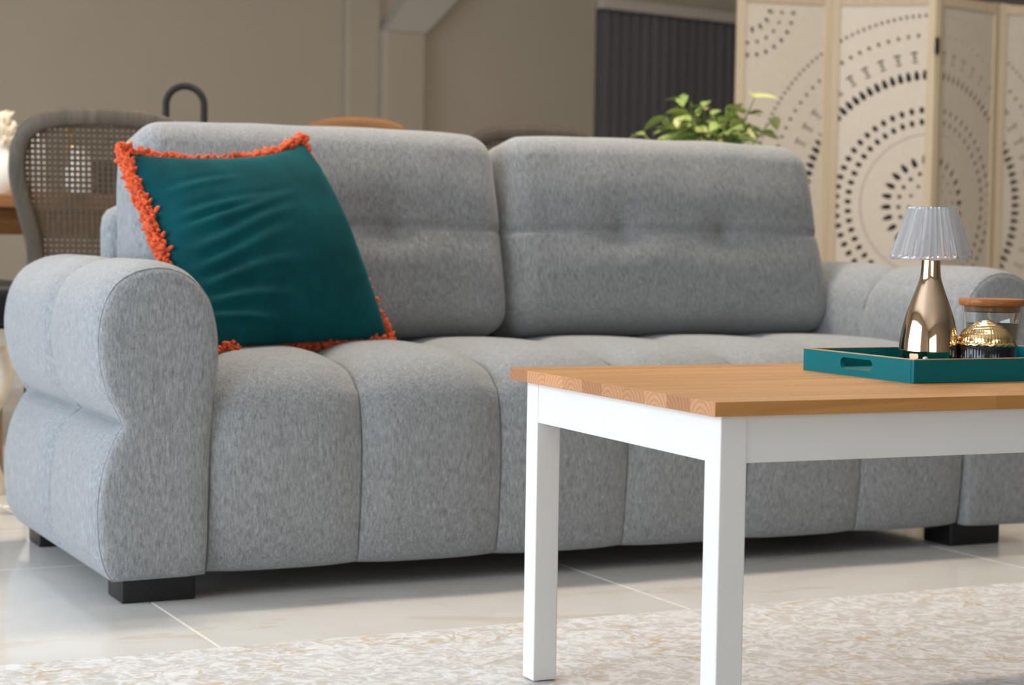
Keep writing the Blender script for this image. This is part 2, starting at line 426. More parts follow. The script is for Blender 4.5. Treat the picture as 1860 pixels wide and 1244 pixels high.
# ------------------------------------------------------------------ rug
RX0, RX1, RY0, RY1 = -1.5, 3.2, -3.1, -.432
nx, ny = 470, 270; V = []; F = []
for j in range(ny+1):
    for i in range(nx+1):
        x = RX0+(RX1-RX0)*i/nx; y = RY0+(RY1-RY0)*j/ny
        e = min(1, min(i, nx-i, j, ny-j)/2)
        z = .002+e*(.0038+.0012*noise.noise((x*34, y*34, 0))+.0009*noise.noise((x*90, y*90, 3)))
        if j >= ny-1: y += .006*noise.noise((x*40, 7, 0))
        V.append((x, y, z))
for j in range(ny):
    for i in range(nx):
        a = j*(nx+1)+i; F.append((a, a+1, a+nx+2, a+nx+1))
b0 = len(V); V += [(RX0, RY0, .0003), (RX1, RY0, .0003), (RX1, RY1, .0003), (RX0, RY1, .0003)]; F.append((b0+3, b0+2, b0+1, b0))
rug = link('rug', mesh('rug', V, F), 'rug_pile'); tag(rug, 'pale cream rug with raised scroll pattern and gold lines under the coffee table', 'rug')

# ------------------------------------------------------------------ sofa
sofa = empty('sofa', (0, 0, 0), 0, 'light grey woven fabric three-seat sofa with channelled seat and rolled arms', 'sofa')
MIRX = 1.0355
lowroll = [(-.022, .046), (-.036, .070), (-.047, .118), (-.049, .190), (-.039, .255), (-.018, .308), (-.003, .331)]
uproll = [(-.003, .331), (-.018, .360), (-.037, .403), (-.048, .457), (-.049, .501), (-.039, .550), (-.018, .587), (.013, .608), (.046, .617), (.079, .617), (.114, .605),
          (.142, .580), (.160, .549), (.171, .499), (.173, .443), (.167, .404), (.160, .332), (.156, .220), (.154, .107), (.150, .050)]
def arm_mesh(mirror):
    lo = catmull(lowroll, 5)[:-1]; hi = catmull(uproll, 4)
    prof = lo+hi; nb = 5
    for k in range(1, nb): prof.append((.150+(-.022-.150)*k/nb, .048-.002*k/nb))
    N = len(prof); P = [Vector((a, b)) for a, b in prof]
    iN = len(lo)                       # notch index
    nrm = []
    for i in range(N):
        d = P[(i+1) % N]-P[i-1]; n = Vector((-d.y, d.x)).normalized(); nrm.append(n)
    def damp(i):
        z = P[i].y; dn = min(1, abs(i-iN)/7); bt = min(1, max(0, (z-.046)/.05)); inner = 1 if P[i].x < .12 else max(.15, (z-.40)/.2 if z > .40 else .15)
        return dn*bt*min(1, inner)
    ys = []; seams = [-.02, .36, .80]
    for a, b in zip(seams, seams[1:]):
        n = 26
        for k in range(n): ys.append((a+(b-a)*(.5-.5*math.cos(PI*k/n)), k/n))
    ys.append((.80, 1.))
    V = []; F = []
    for y, u in ys:
        uu = .5-.5*math.cos(PI*u)
        g = -(.009 if .2 < y < .5 else .0)+(.023 if .2 < y < .5 else .014)*(1-abs(2*uu-1)**6)
        for i in range(N):
            q = P[i]+nrm[i]*g*damp(i)
            q.x += .016*max(0, 1-abs(i-iN)/4)*min(1, max(0, y+.02)/.05)
            V.append((q.x, y, q.y))
    M = len(ys)
    for j in range(M-1):
        for i in range(N):
            i2 = (i+1) % N; F.append((j*N+i, j*N+i2, (j+1)*N+i2, (j+1)*N+i))
    cen = Vector((.066, .330))
    for end, base, sg in ((0, 0, -1), (1, (M-1)*N, 1)):
        y0 = ys[0][0] if end == 0 else ys[-1][0]; prev = base
        for s, dy in ((.985, .005), (.95, .009), (.85, .012), (.65, .015), (.35, .016)):
            st = len(V)
            for i in range(N):
                q = cen+(P[i]-cen)*s; V.append((q.x, y0+sg*dy, q.y))
            for i in range(N):
                i2 = (i+1) % N; F.append((prev+i, prev+i2, st+i2, st+i) if end else (prev+i2, prev+i, st+i, st+i2))
            prev = st
        cI = len(V); V.append((cen.x, y0+sg*.016, cen.y))
        for i in range(N):
            i2 = (i+1) % N; F.append((prev+i, prev+i2, cI) if end else (prev+i2, prev+i, cI))
    if mirror: V = [(2*MIRX-x, y, z) for x, y, z in V]
    bm = bmesh.new(); me = mesh('arm', V, F); bm.from_mesh(me); bmesh.ops.recalc_face_normals(bm, faces=bm.faces); bm.to_mesh(me); bm.free()
    ring = [(q.x if not mirror else 2*MIRX-q.x, q.y) for q in P[:len(lo)+len(hi)]]
    mid = []
    for i in range(3, iN+len(hi)-26):
        q = P[i]+nrm[i]*(-.0085*damp(i)); q.x += .016*max(0, 1-abs(i-iN)/4)
        mid.append((q.x if not mirror else 2*MIRX-q.x, .36, q.y))
    return me, ring, mid
for mir in (False, True):
    me, ring, mid = arm_mesh(mir)
    arm = link('arm', me, 'sofa_fabric', sofa)
    link('seam', tube_me([(x, -.0205, z) for x, z in ring], .0015, 6), 'sofa_fabric', arm)
    link('seam', tube_me(mid, .0020, 6), 'seam_thread', arm)

# channelled seat, one padded panel per channel
sprof = [(.06, .046), (.015, .046), (-.008, .056), (-.020, .10), (-.030, .17), (-.036, .24), (-.036, .30), (-.028, .355), (-.006, .402), (.035, .434), (.09, .450), (.16, .457), (.25, .459), (.36, .458), (.48, .454), (.60, .448)]
def seat_panel(x0, x1):
    pr = catmull(sprof, 4); N = len(pr); P = [Vector(q) for q in pr]; nr = []
    for i in range(N):
        d = P[min(N-1, i+1)]-P[max(0, i-1)]; nr.append(Vector((-d.y, d.x)).normalized())
    K = 22; V = []; F = []
    for k in range(K+1):
        tt = .5-.5*math.cos(PI*k/K); x = x0+(x1-x0)*tt; e = 1-abs(2*tt-1)**3.4
        for i in range(N):
            fade = min(1, i/26); dp = .026 if P[i].y > .40 else .020
            q = P[i]+nr[i]*(-dp+ (dp+.004)*e)*fade
            if k in (0, K): q = P[i]+nr[i]*(-dp-.006)*fade
            V.append((x, q.x, q.y))
        V.append((x, .68, .44)); V.append((x, .68, .05)); V.append((x, .10, .05))
    R = N+3
    for k in range(K):
        for i in range(R):
            i2 = (i+1) % R; F.append((k*R+i, (k+1)*R+i, (k+1)*R+i2, k*R+i2))
    F.append(tuple(range(R))); F.append(tuple(K*R+i for i in reversed(range(R))))
    me = mesh('panel', V, F); bm = bmesh.new(); bm.from_mesh(me); bmesh.ops.recalc_face_normals(bm, faces=bm.faces); bm.to_mesh(me); bm.free()
    return sharp(me, 60)
sx = [.160, .463, .760, 1.048, 1.340, 1.632, 1.912]
for a, b in zip(sx, sx[1:]): link('seat_panel', seat_panel(a+.0005, b-.0005), 'sofa_fabric', sofa)

def rounded(a, b, c, r, n=(90, 16, 60)):
    """rounded box grid, half sizes a b c"""
    bm = bmesh.new(); dims = (a, b, c)
    for ax in range(3):
        u, v = [i for i in range(3) if i != ax]
        for sg in (-1, 1):
            g = []
            for i in range(n[u]+1):
                row = []
                for j in range(n[v]+1):
                    p = [0, 0, 0]; p[ax] = sg*dims[ax]; p[u] = -dims[u]+2*dims[u]*i/n[u]; p[v] = -dims[v]+2*dims[v]*j/n[v]
                    q = Vector([max(-(dims[k]-r), min(dims[k]-r, p[k])) for k in range(3)])
                    d = Vector(p)-q
                    row.append(bm.verts.new(q+d.normalized()*r))
                g.append(row)
            for i in range(n[u]):
                for j in range(n[v]): bm.faces.new((g[i][j], g[i+1][j], g[i+1][j+1], g[i][j+1]))
    bmesh.ops.remove_doubles(bm, verts=bm.verts, dist=1e-5)
    bmesh.ops.recalc_face_normals(bm, faces=bm.faces)
    return bm
def back_cushion(xc, half):
    A, B, C = half, .105, .234
    bm = rounded(A, B, C, .062, (120, 20, 84))
    sd = xc*3
    for v in bm.verts:
        x, y, z = v.co; fx = math.cos(min(1, abs(x)/A)*PI/2); fz = math.cos(min(1, abs(z)/C)*PI/2)
        wf = max(0, min(1, (-y)/B+.2))                    # weight of the front side
        fr = .042*(fx**.45)*(fz**.55)
        dz = z-.005
        fr -= wf*.011*math.exp(-(dz/.055)**2)*fx**.2 + wf*.008*math.exp(-(dz/.008)**2)
        for bx in (-.135, .135):
            rr = math.hypot(x-bx, dz*1.1); fr -= wf*(.014*math.exp(-(rr/.055)**2)+.010*math.exp(-(rr/.02)**2))
        fr += wf*.003*noise.noise((x*9+sd, z*9, 0))
        v.co.y = y-wf*fr + (1-wf)*.0
        v.co.z += .010*fx**.5*(z/C if z > 0 else .0)
        v.co.x *= 1+.018*fz**.6-.012*(z/C)
        if x*(xc-1) > 0: v.co.x += (.016-.014*z/C)*abs(x)/A*(1 if x > 0 else -.3)
        v.co.x += .004*noise.noise((z*8, sd, 2)); v.co.z += .004*noise.noise((x*7+sd, 4, 0))
    me = bm_mesh('cushion', bm)
    o = link('back_cushion', me, 'sofa_fabric', sofa, (xc, .638, .675), (-.20, 0, 0))
    return o
back_cushion(.603, .424); back_cushion(1.467, .424)
bm = rounded(.87, .055, .33, .05, (40, 12, 24)); me = bm_mesh('frame', bm)
link('back_frame', me, 'sofa_fabric', sofa, (MIRX, .80, .415), (-.06, 0, 0))
link('base_board', sharp(box_me(.16, 1.91, .06, .80, .046, .060, 0), 10), 'black_matte', sofa)
foot_me = sharp(box_me(-.0705, .0705, 0, .10, 0, .052, .006, 3), 12)
for fx_, fy_ in ((.0705, 0), (1.9705, 0), (.0705, .69), (1.9705, .69)): link('foot', foot_me, 'black_paint', sofa, (fx_, fy_, 0))

# ------------------------------------------------------------------ teal cushion with fringe
pil = empty('throw_pillow', (.4, .3, .46), 0, 'teal velvet cushion with orange fringe leaning in the sofa corner', 'cushion')
OFF = Vector(pil.location)
BL, BR, TL, TR = Vector((.176, .105, .462)), Vector((.668, .360, .462)), Vector((.101, .392, .845)), Vector((.497, .445, .880))
def patch(s, t):
    """s,t in -1..1; edges pulled in between the corners"""
    k = .055; e = .20
    s2 = s*(1-(k if s > 0 else .025)*(1-t*t)); t2 = t*(1-(e if t > 0 else k*.3)*(1-s*s)**.8)
    a, b = (s2+1)/2, (t2+1)/2
    return (BL*(1-a)+BR*a)*(1-b)+(TL*(1-a)+TR*a)*b
PN = ((BR-BL).cross(TL-BL)).normalized()
if PN.y > 0: PN = -PN
K = 90; V = []; F = []
def thick(s, t): return ((1-s*s)**(.40 if s > 0 else .55))*((1-t*t)**(.42 if t < 0 else .5))
def wrinkle(s, t):
    wv = 0
    # creases fanning in from the left edge
    for k, (t0, sl, L) in enumerate(((.42, .10, .5), (.12, .16, .75), (.0, .22, .8), (-.16, .2, .75), (-.30, .16, .7), (-.45, .10, .7), (-.62, .05, .6), (-.75, .0, .5))):
        x = s+1; tl = t0+sl*x+.03*math.sin(4*x+k); g = math.exp(-((t-tl)/.035)**2)-.7*math.exp(-((t-tl-.06)/.04)**2)
        wv += .0060*g*max(0, 1-(x/ (L*1.6))**2)*min(1, x*4)
    # a few at the upper right ear and the right edge
    x = 1-s
    for t0, sl in ((.72, -.5), (-.35, -.35)):
        tl = t0+sl*x; wv += .0035*math.exp(-((t-tl)/.04)**2)*max(0, 1-x*2.2)*min(1, x*6)
    wv += .004*noise.noise((s*2.2, t*2.2, 5))
    return wv
for side in (0, 1):
    for j in range(K+1):
        for i in range(K+1):
            s = math.sin((-1+2*i/K)*PI/2); t = math.sin((-1+2*j/K)*PI/2); T = thick(s, t)
            p = patch(s, t)
            d = (.098*T+wrinkle(s, t)*min(1, T*1.6)) if side == 0 else -.045*T
            if side == 0: p = p+Vector((.02*T*max(0, s+.2), 0, -.076*T*max(0, -t)**1.3+.012*T*max(0, t)))
            V.append(p+PN*d-OFF)
off = (K+1)**2
for j in range(K):
    for i in range(K):
        a = j*(K+1)+i; F.append((a, a+1, a+K+2, a+K+1)); a += off; F.append((a+K+1, a+K+2, a+1, a))
me = mesh('cover', V, F); bm = bmesh.new(); bm.from_mesh(me); bmesh.ops.remove_doubles(bm, verts=bm.verts, dist=1e-5); bmesh.ops.recalc_face_normals(bm, faces=bm.faces); bm.to_mesh(me); bm.free()
link('cover', me, 'velvet', pil)
V = []; F = []
def tuft(p, d, L, r):
    d = d.normalized(); a = d.orthogonal().normalized(); b = d.cross(a); base = len(V); n = 5
    bend = (a*random.uniform(-1, 1)+b*random.uniform(-1, 1))*.35
    for q, rr in ((0, .5), (.35, 1.), (.75, 1.2), (1., .8)):
        c = p+d*L*q+bend*L*q*q
        for k in range(n): an = 2*PI*k/n; V.append(c+(a*math.cos(an)+b*math.sin(an))*r*rr)
    for q in range(3):
        for k in range(n): F.append((base+q*n+k, base+q*n+(k+1) % n, base+(q+1)*n+(k+1) % n, base+(q+1)*n+k))
    F.append(tuple(base+3*n+k for k in range(n)))
per = []
for k in range(460):
    u = k/460*4; q = int(u); f_ = -1+2*(u-q)
    s, t = ((f_, -1), (1, f_), (-f_, 1), (-1, -f_))[q]; per.append((s, t))
for s, t in per:
    p = patch(s, t); o2 = (p-patch(s*.95, t*.95)).normalized()
    for rep in range(7):
        ang = random.uniform(-.9, .9); d = o2*math.cos(ang)+PN*math.sin(ang)
        if t == -1 and -.62 < s < .25: d = -PN+o2*random.uniform(-.2, .3)      # pressed under the cushion
        j = Vector((random.uniform(-1, 1), random.uniform(-1, 1), random.uniform(-1, 1)))*.004
        V0 = len(V); tuft(p-OFF+j-o2*.004, d+j*40, random.uniform(.013, .026), random.uniform(.0034, .0048))
fr = link('fringe', mesh('fringe', V, F), 'fringe_yarn', pil); tag(fr, 'orange tufted yarn fringe', kind='stuff')

# ------------------------------------------------------------------ coffee table
TH, TYAW, TW, TL_, TT = .4852, -.0366, .633, 1.12, .0185
tab = empty('coffee_table', (.370, -1.4418, .008), TYAW, 'white painted coffee table with oak block top standing on the rug', 'table')
H = TH-.008
nst = 10; sw = TW/nst
for k in range(nst):
    cuts = [0]; x = random.uniform(.25, .6)
    if k == 0: x = .43
    while x < TL_-.15: cuts.append(x); x += random.uniform(.3, .55)
    cuts.append(TL_)
    for a, b in zip(cuts, cuts[1:]):
        o = box('stave', -(b-a)/2, (b-a)/2, -sw/2, sw/2, -TT/2, TT/2, 'oak', tab, .0004, 1, ((a+b)/2, (k+.5)*sw, H-TT/2))
        o.data.materials.append(MATS['oak_end'])
        for pg in o.data.polygons: pg.material_index = 1 if abs(pg.normal.x) > .9 else 0
LG, IN = .0395, .02
for x in (IN, TL_-IN-LG):
    for y in (IN, TW-IN-LG): box('leg', x, x+LG, y, y+LG, 0, H-TT, 'white_paint', tab, .0025, 3)
AH = .062
box('apron', IN+LG, TL_-IN-LG, IN+.0015, IN+.0205, H-TT-AH, H-TT, 'white_paint', tab, .0012)
box('apron', IN+LG, TL_-IN-LG, TW-IN-.0205, TW-IN-.0015, H-TT-AH, H-TT, 'white_paint', tab, .0012)
box('apron', IN+.0015, IN+.0205, IN+LG, TW-IN-LG, H-TT-AH, H-TT, 'white_paint', tab, .0012)
box('apron', TL_-IN-.0205, TL_-IN-.0015, IN+LG, TW-IN-LG, H-TT-AH, H-TT, 'white_paint', tab, .0012)
def on_table(pxx, Y):
    """world x of the photo column pxx on the vertical plane y=Y"""
    d = FW+RT*((pxx-930)/FPX); return CAM.x+d.x*(Y-CAM.y)/d.y

# ------------------------------------------------------------------ tray
TRX, TRY, TRW, TRL, TRH = .820, -1.252, .284, .42, .0345
tray = empty('serving_tray', (TRX, TRY, TH), .02-.0366, 'teal lacquered serving tray with slot handles on the coffee table', 'tray')
th = .007
link('base', sharp(box_me(.002, TRL-.002, .002, TRW-.002, .0005, .006, 0), 10), 'lacquer_teal', tray)
box('side', 0, TRL, 0, th, 0, TRH-.001, 'lacquer_teal', tray, .0015); box('side', 0, TRL, TRW-th, TRW, 0, TRH-.001, 'lacquer_teal', tray, .0015)
slot = []
for a in range(24):
    an = 2*PI*a/24; cx = (.0325 if math.cos(an) > 0 else -.0325); slot.append((TRW/2+cx+.0085*math.cos(an), .0185+.0085*math.sin(an)))
outer = [(th, .0), (TRW-th, 0), (TRW-th, TRH-.001), (th, TRH-.001)]
em = cutout_me(outer, [slot], th)
for xx in (th/2, TRL-th/2):
    link('end', em, 'lacquer_teal', tray, (xx, 0, 0), (PI/2, 0, PI/2), smooth=False)
for a0, a1, b0_, b1 in ((0, TRL, 0, th), (0, TRL, TRW-th, TRW), (0, th, th, TRW-th), (TRL-th, TRL, th, TRW-th)):
    box('rim', a0, a1, b0_, b1, TRH-.001, TRH+.0002, 'gilt_edge', tray, 0)
ZT = TH+.006

# ------------------------------------------------------------------ lamp
LY = -1.105; LX = on_table(1687, LY)
lamp = empty('table_lamp', (LX, LY, ZT), 0, 'small gold bottle-shaped lamp with a pleated clear shade on the tray', 'lamp')
kz = CAM.y
dl = (Vector((LX, LY, .6))-CAM).dot(FW)
mpp = dl/FPX
pr = [(.0001, 0), (46, 0), (50, 4), (52.5, 16), (53.5, 32), (53, 48), (51, 64), (47, 84), (41.5, 104), (34.5, 124), (27, 144), (21.5, 160), (18.5, 172), (17, 190), (16.5, 206), (15.5, 209), (.0001, 209)]
pr = [(.0001, 0), (46, 0)] + catmull(pr[2:15], 5) + [(14, 209.5), (.0001, 209.5)]
link('base', lathe_me([(r*mpp, z*mpp) for r, z in pr], 72), 'gold_mirror', lamp)
zs = 202*mpp
NP = 36; V = []; F = []; n = NP*2
prof = [(72.5, 0), (74, 3), (73, 8), (44.5, 92), (44, 95), (40.5, 95), (41, 91), (69, 8), (69.5, 0)]
for i, (r, z) in enumerate(prof):
    outr = 1 if i in (2, 3, 4) else 0; inn = 1 if i in (5, 6, 7) else 0
    for k in range(n):
        a = 2*PI*k/n; rr = r
        if outr: rr = r*(1-.055*(k % 2))
        if inn: rr = r*(1+.0*(k % 2))
        V.append((rr*mpp*math.cos(a), rr*mpp*math.sin(a), zs+z*mpp))
Np = len(prof)
for i in range(Np):
    j = (i+1) % Np
    for k in range(n):
        k2 = (k+1) % n; F.append((i*n+k, i*n+k2, j*n+k2, j*n+k))
me = mesh('shade', V, F); bm = bmesh.new(); bm.from_mesh(me); bmesh.ops.recalc_face_normals(bm, faces=bm.faces); bm.to_mesh(me); bm.free()
link('shade', me, 'crystal', lamp, smooth=False)
link('shade_holder', lathe_me([(.0001, zs+.004), (40*mpp, zs+.004), (40*mpp, zs+.006), (12*mpp, zs+.007), (10*mpp, zs+.030), (.0001, zs+.030)], 32), 'jar_glass', lamp)
link('touch_knob', lathe_me([(.0001, .004), (.003, .0035), (.0042, .0), (.003, -.0035), (.0001, -.004)], 16), 'window_white', lamp, (-.034, -.036, .020))

# ------------------------------------------------------------------ black and gold jar
JY = -1.150; JX = on_table(1790, JY); jm = (Vector((JX, JY, .52))-CAM).dot(FW)/FPX
jar = empty('lidded_jar', (JX, JY, ZT), 0, 'small ribbed black jar with a domed gold lid beside the lamp', 'jar')
link('body', lathe_me([(.0001, 0), (48*jm, 0), (50*jm, 2*jm), (51.5*jm, 10*jm), (52*jm, 46*jm), (50*jm, 49*jm), (.0001, 49*jm)], 180, lambda a, i: 1+(.012*math.sin(a*60) if 1 < i < 5 else 0)), 'black_glass', jar)
lid = link('lid', lathe_me([(.0001, 46*jm), (47*jm, 46*jm), (47.5*jm, 54*jm), (47*jm, 60*jm), (46*jm, 66*jm), (42*jm, 73*jm), (41*jm, 73.5*jm), (39*jm, 77*jm), (34*jm, 81*jm), (32.5*jm, 81.2*jm), (30*jm, 84*jm), (24*jm, 87*jm), (22.5*jm, 87*jm), (20*jm, 89*jm), (14*jm, 91*jm), (12*jm, 91*jm), (9*jm, 93.5*jm), (.0001, 94.5*jm)], 144,
     lambda a, i: 1+(.014*math.sin(a*48) if 2 <= i <= 4 else .006*math.sin(a*48))), 'gold_leaf', jar)
V = []; F = []; n1, n2 = 160, 10
for k in range(n1):
    a = 2*PI*k/n1
    for q in range(n2):
        b = 2*PI*q/n2; rr = (4.2+.9*math.cos(3*b-a*22))*jm
        V.append(((48*jm+rr*math.cos(b))*math.cos(a), (48*jm+rr*math.cos(b))*math.sin(a), 51*jm+rr*math.sin(b)))
for k in range(n1):
    for q in range(n2): F.append((k*n2+q, ((k+1) % n1)*n2+q, ((k+1) % n1)*n2+(q+1) % n2, k*n2+(q+1) % n2))
link('rope_ring', mesh('rope', V, F), 'gold_leaf', lid)

# ------------------------------------------------------------------ glass candle jar
CY = -1.045; CX = on_table(1801, CY); cm = (Vector((CX, CY, .53))-CAM).dot(FW)/FPX
can = empty('candle_jar', (CX, CY, ZT), 0, 'clear glass candle jar with an orange-brown wooden lid behind the black jar', 'candle')
g = [(.0001, 0), (40, 0), (43, 3), (45, 30), (50, 85), (54, 110), (52, 110), (48, 85), (43.2, 30), (41, 6), (.0001, 6)]
link('glass', lathe_me([(r*cm, z*cm) for r, z in g], 64, close=False), 'jar_glass', can)
link('wax', lathe_me([(.0001, 6.5*cm), (40.5*cm, 6.5*cm), (43*cm, 30*cm), (47*cm, 78*cm), (.0001, 78*cm)], 64), 'wax', can)
ld = link('lid', lathe_me([(.0001, 110.5*cm), (58*cm, 110.5*cm), (60*cm, 113*cm), (60.5*cm, 120*cm), (59*cm, 123*cm), (.0001, 124*cm)], 64), 'lid_wood', can)
link('gasket', lathe_me([(.0001, 99*cm), (48.5*cm, 99*cm), (50.5*cm, 101*cm), (51*cm, 110*cm), (.0001, 110.4*cm)], 64), 'brown_wood', ld)

# ------------------------------------------------------------------ folding screen
def flat(v): return Vector((v.x, v.y, 0))
H23 = flat(px(1692, 400, 8.0)); H12 = flat(px(1502, 400, 8.09)); PWD = (H23-H12).length
def col_at(pxx, ref, sign):
    """point on the photo column pxx whose distance from ref is one panel width"""
    best = None
    for k in range(400):
        tt = 7.3+k*.005; p = flat(px(pxx, 400, tt)); e = abs((p-ref).length-PWD)
        if (tt-(ref-flat(CAM)).dot(flat(FW)))*sign < 0: continue
        if best is None or e < best[0]: best = (e, p)
    return best[1]
H01 = col_at(1330, H12, -1); H34 = col_at(1803, H23, 1)
H45 = H34+(H12-H01).normalized()*PWD
ZS = px(1692, -8, 8.0).z
scr = empty('folding_screen', H23, 0, 'cream wooden folding screen with cut-out mandala pattern behind the sofa', 'screen')
ST, TKS = .036, .020
def hole(kind, cx, cz, ang, sz):
    pts = []
    n = 8 if kind != 'drop' else 10
    for k in range(n):
        a = 2*PI*k/n
        if kind == 'drop': lx, ly = sz*.48*math.sin(a)*(1-.35*math.cos(a)), sz*math.cos(a)
        elif kind == 'oval': lx, ly = sz*.7*math.sin(a), sz*math.cos(a)
        elif kind == 'dash': lx, ly = sz*1.2*math.sin(a), sz*.38*math.cos(a)
        else: lx, ly = sz*math.sin(a), sz*math.cos(a)
        pts.append((cx+lx*math.sin(ang)+ly*math.cos(ang)*1. if False else cx+lx*(-math.sin(ang))+ly*math.cos(ang), cz+lx*math.cos(ang)+ly*math.sin(ang)))
    return pts
RINGS = [(.770, 190, 'oval', .0085), (.690, 106, 'oval', .0095), (.622, 56, 'dash', .014), (.604, 56, 'dot', .0075), (.586, 56, 'dash', .011), (.530, 100, 'drop', .022),
         (.388, 60, 'oval', .0150), (.340, 54, 'oval', .0145), (.290, 100, 'dash', .0060), (.186, 26, 'drop', .022), (.135, 20, 'dot', .0090), (.092, 12, 'dot', .0075)]
ZC = px(1692, 372, 8.0).z
def mandala(s0, s1, z0, z1):
    out = []
    for r_, n, kd, sz in RINGS:
        for k in range(n):
            a = 2*PI*(k+.5*(1 if r_ in (.340,) else 0)+.25)/n; x, z = r_*math.cos(a), ZC+r_*math.sin(a)
            if s0+.026 < x < s1-.026 and z0+.026 < z < z1-.026: out.append(hole(kd, x-s0, z, a, sz))
    # corner rosettes of the outer panels
    for cx in (-2*PWD, 2*PWD):
        for r_, n, kd, sz in ((.20, 30, 'oval', .011), (.15, 22, 'dot', .008), (.10, 16, 'drop', .015)):
            for k in range(n):
                a = 2*PI*(k+.5)/n; x, z = cx+.05*(1 if cx < 0 else -1)+r_*math.cos(a), ZS-.06+r_*math.sin(a)
                if s0+.026 < x < s1-.026 and z0+.026 < z < z1-.026: out.append(hole(kd, x-s0, z, a, sz))
    return out
for idx, (A_, B_) in enumerate(((H01, H12), (H12, H23), (H23, H34), (H34, H45))):
    d = (B_-A_); ang = math.atan2(d.y, d.x); L = d.length; s0 = (idx-2)*PWD
    loc = A_-H23; Lz = ZS
    fr_ = empty('screen_panel', loc, ang); fr_.parent = scr; g_ = .002
    box('stile', g_, ST, -TKS/2, TKS/2, .0, Lz, 'screen_wood', fr_, .003); box('stile', L-ST, L-g_, -TKS/2, TKS/2, .0, Lz, 'screen_wood', fr_, .003)
    box('rail', ST, L-ST, -TKS/2, TKS/2, Lz-.045, Lz-.004, 'screen_wood', fr_, .003); box('rail', ST, L-ST, -TKS/2, TKS/2, .06, .11, 'screen_wood', fr_, .003)
    hs = mandala(s0, s0+L, .11, Lz-.045)
    me = cutout_me([(ST-.004, .10), (L-ST+.004, .10), (L-ST+.004, Lz-.042), (ST-.004, Lz-.042)], hs, .006)
    link('board', me, 'screen_board', fr_, (0, 0, 0), (PI/2, 0, 0), smooth=False)
for hp, out in ((H12, 0), (H23, 1), (H34, 0)):
    for z in (.30, 1.45):
        zz = px(1694, 85, 8.0).z if (out and z > 1) else z
        nrm_ = flat(-FW).normalized()
        lc = hp-H23+nrm_*(.014 if out else -.014)
        link('hinge', tube_me([(0, 0, -.032), (0, 0, .032)], .009, 10), 'black_matte', scr, (lc.x, lc.y, zz))

# ------------------------------------------------------------------ plant behind the sofa
pc = px(1288, 250, 6.0)
pl = empty('potted_plant', (pc.x, pc.y, 0), 0, 'leafy light green variegated plant showing above the sofa back', 'plant')
link('pot', lathe_me([(.0001, 0), (.10, 0), (.105, .01), (.15, .66), (.155, .68), (.14, .68), (.135, .65), (.0001, .65)], 40), 'planter', pl)
link('soil', lathe_me([(.0001, .651), (.134, .651), (.10, .66), (.0001, .665)], 24), 'soil', pl)
V = []; F = []
def leaf_mesh():
    V, F = [], []; n = 7
    for i in range(n+1):
        u = i/n; wd = .30*math.sin(PI*min(1, u*.97+.03))**.75*(1-.35*u); zz = -.22*u*u
        for k in (-1, -.5, 0, .5, 1): V.append((wd*k, u, zz+.10*abs(k)*wd*3-.0))
    for i in range(n):
        for k in range(4): a = i*5+k; F.append((a, a+1, a+6, a+5))
    return mesh('leaf', V, F)
lm_ = leaf_mesh(); leaves = []
for sidx in range(38):
    a = random.uniform(0, 2*PI); sp = random.uniform(.02, .15); hh = random.uniform(1.03, 1.12)-sp*.35
    if sidx == 0: a, sp, hh = 2.75, .085, 1.118
    if sidx == 1: a, sp, hh = 2.9, .06, 1.10
    if sidx == 2: a, sp, hh = -.35, .14, 1.12
    if sidx == 3: a, sp, hh = -.4, .20, 1.06
    if sidx == 4: a, sp, hh = 2.7, .20, 1.0
    q0 = Vector((.05*math.cos(a), .05*math.sin(a), .655)); q2 = Vector((sp*math.cos(a), sp*math.sin(a), hh)); q1 = Vector((q0.x*.9, q0.y*.9, (hh+.66)/2+.03))
    pts = [q0*(1-u)**2+q1*2*u*(1-u)+q2*u*u for u in [k/8 for k in range(9)]]
    link('stem', tube_me(pts, .0028, 6), 'stem_green', pl)
    for k in (3, 4, 5, 6, 7, 7, 8, 8):
        if len(leaves) > 290: break
        b = a+random.uniform(-1.5, 1.5); L = random.uniform(.055, .085)
        o = link('leaf', lm_, 'leaf', pl, pts[k], (random.uniform(-.5, .55), random.uniform(-.5, .5), b-PI/2)); o.scale = (L, L, L); leaves.append(o)

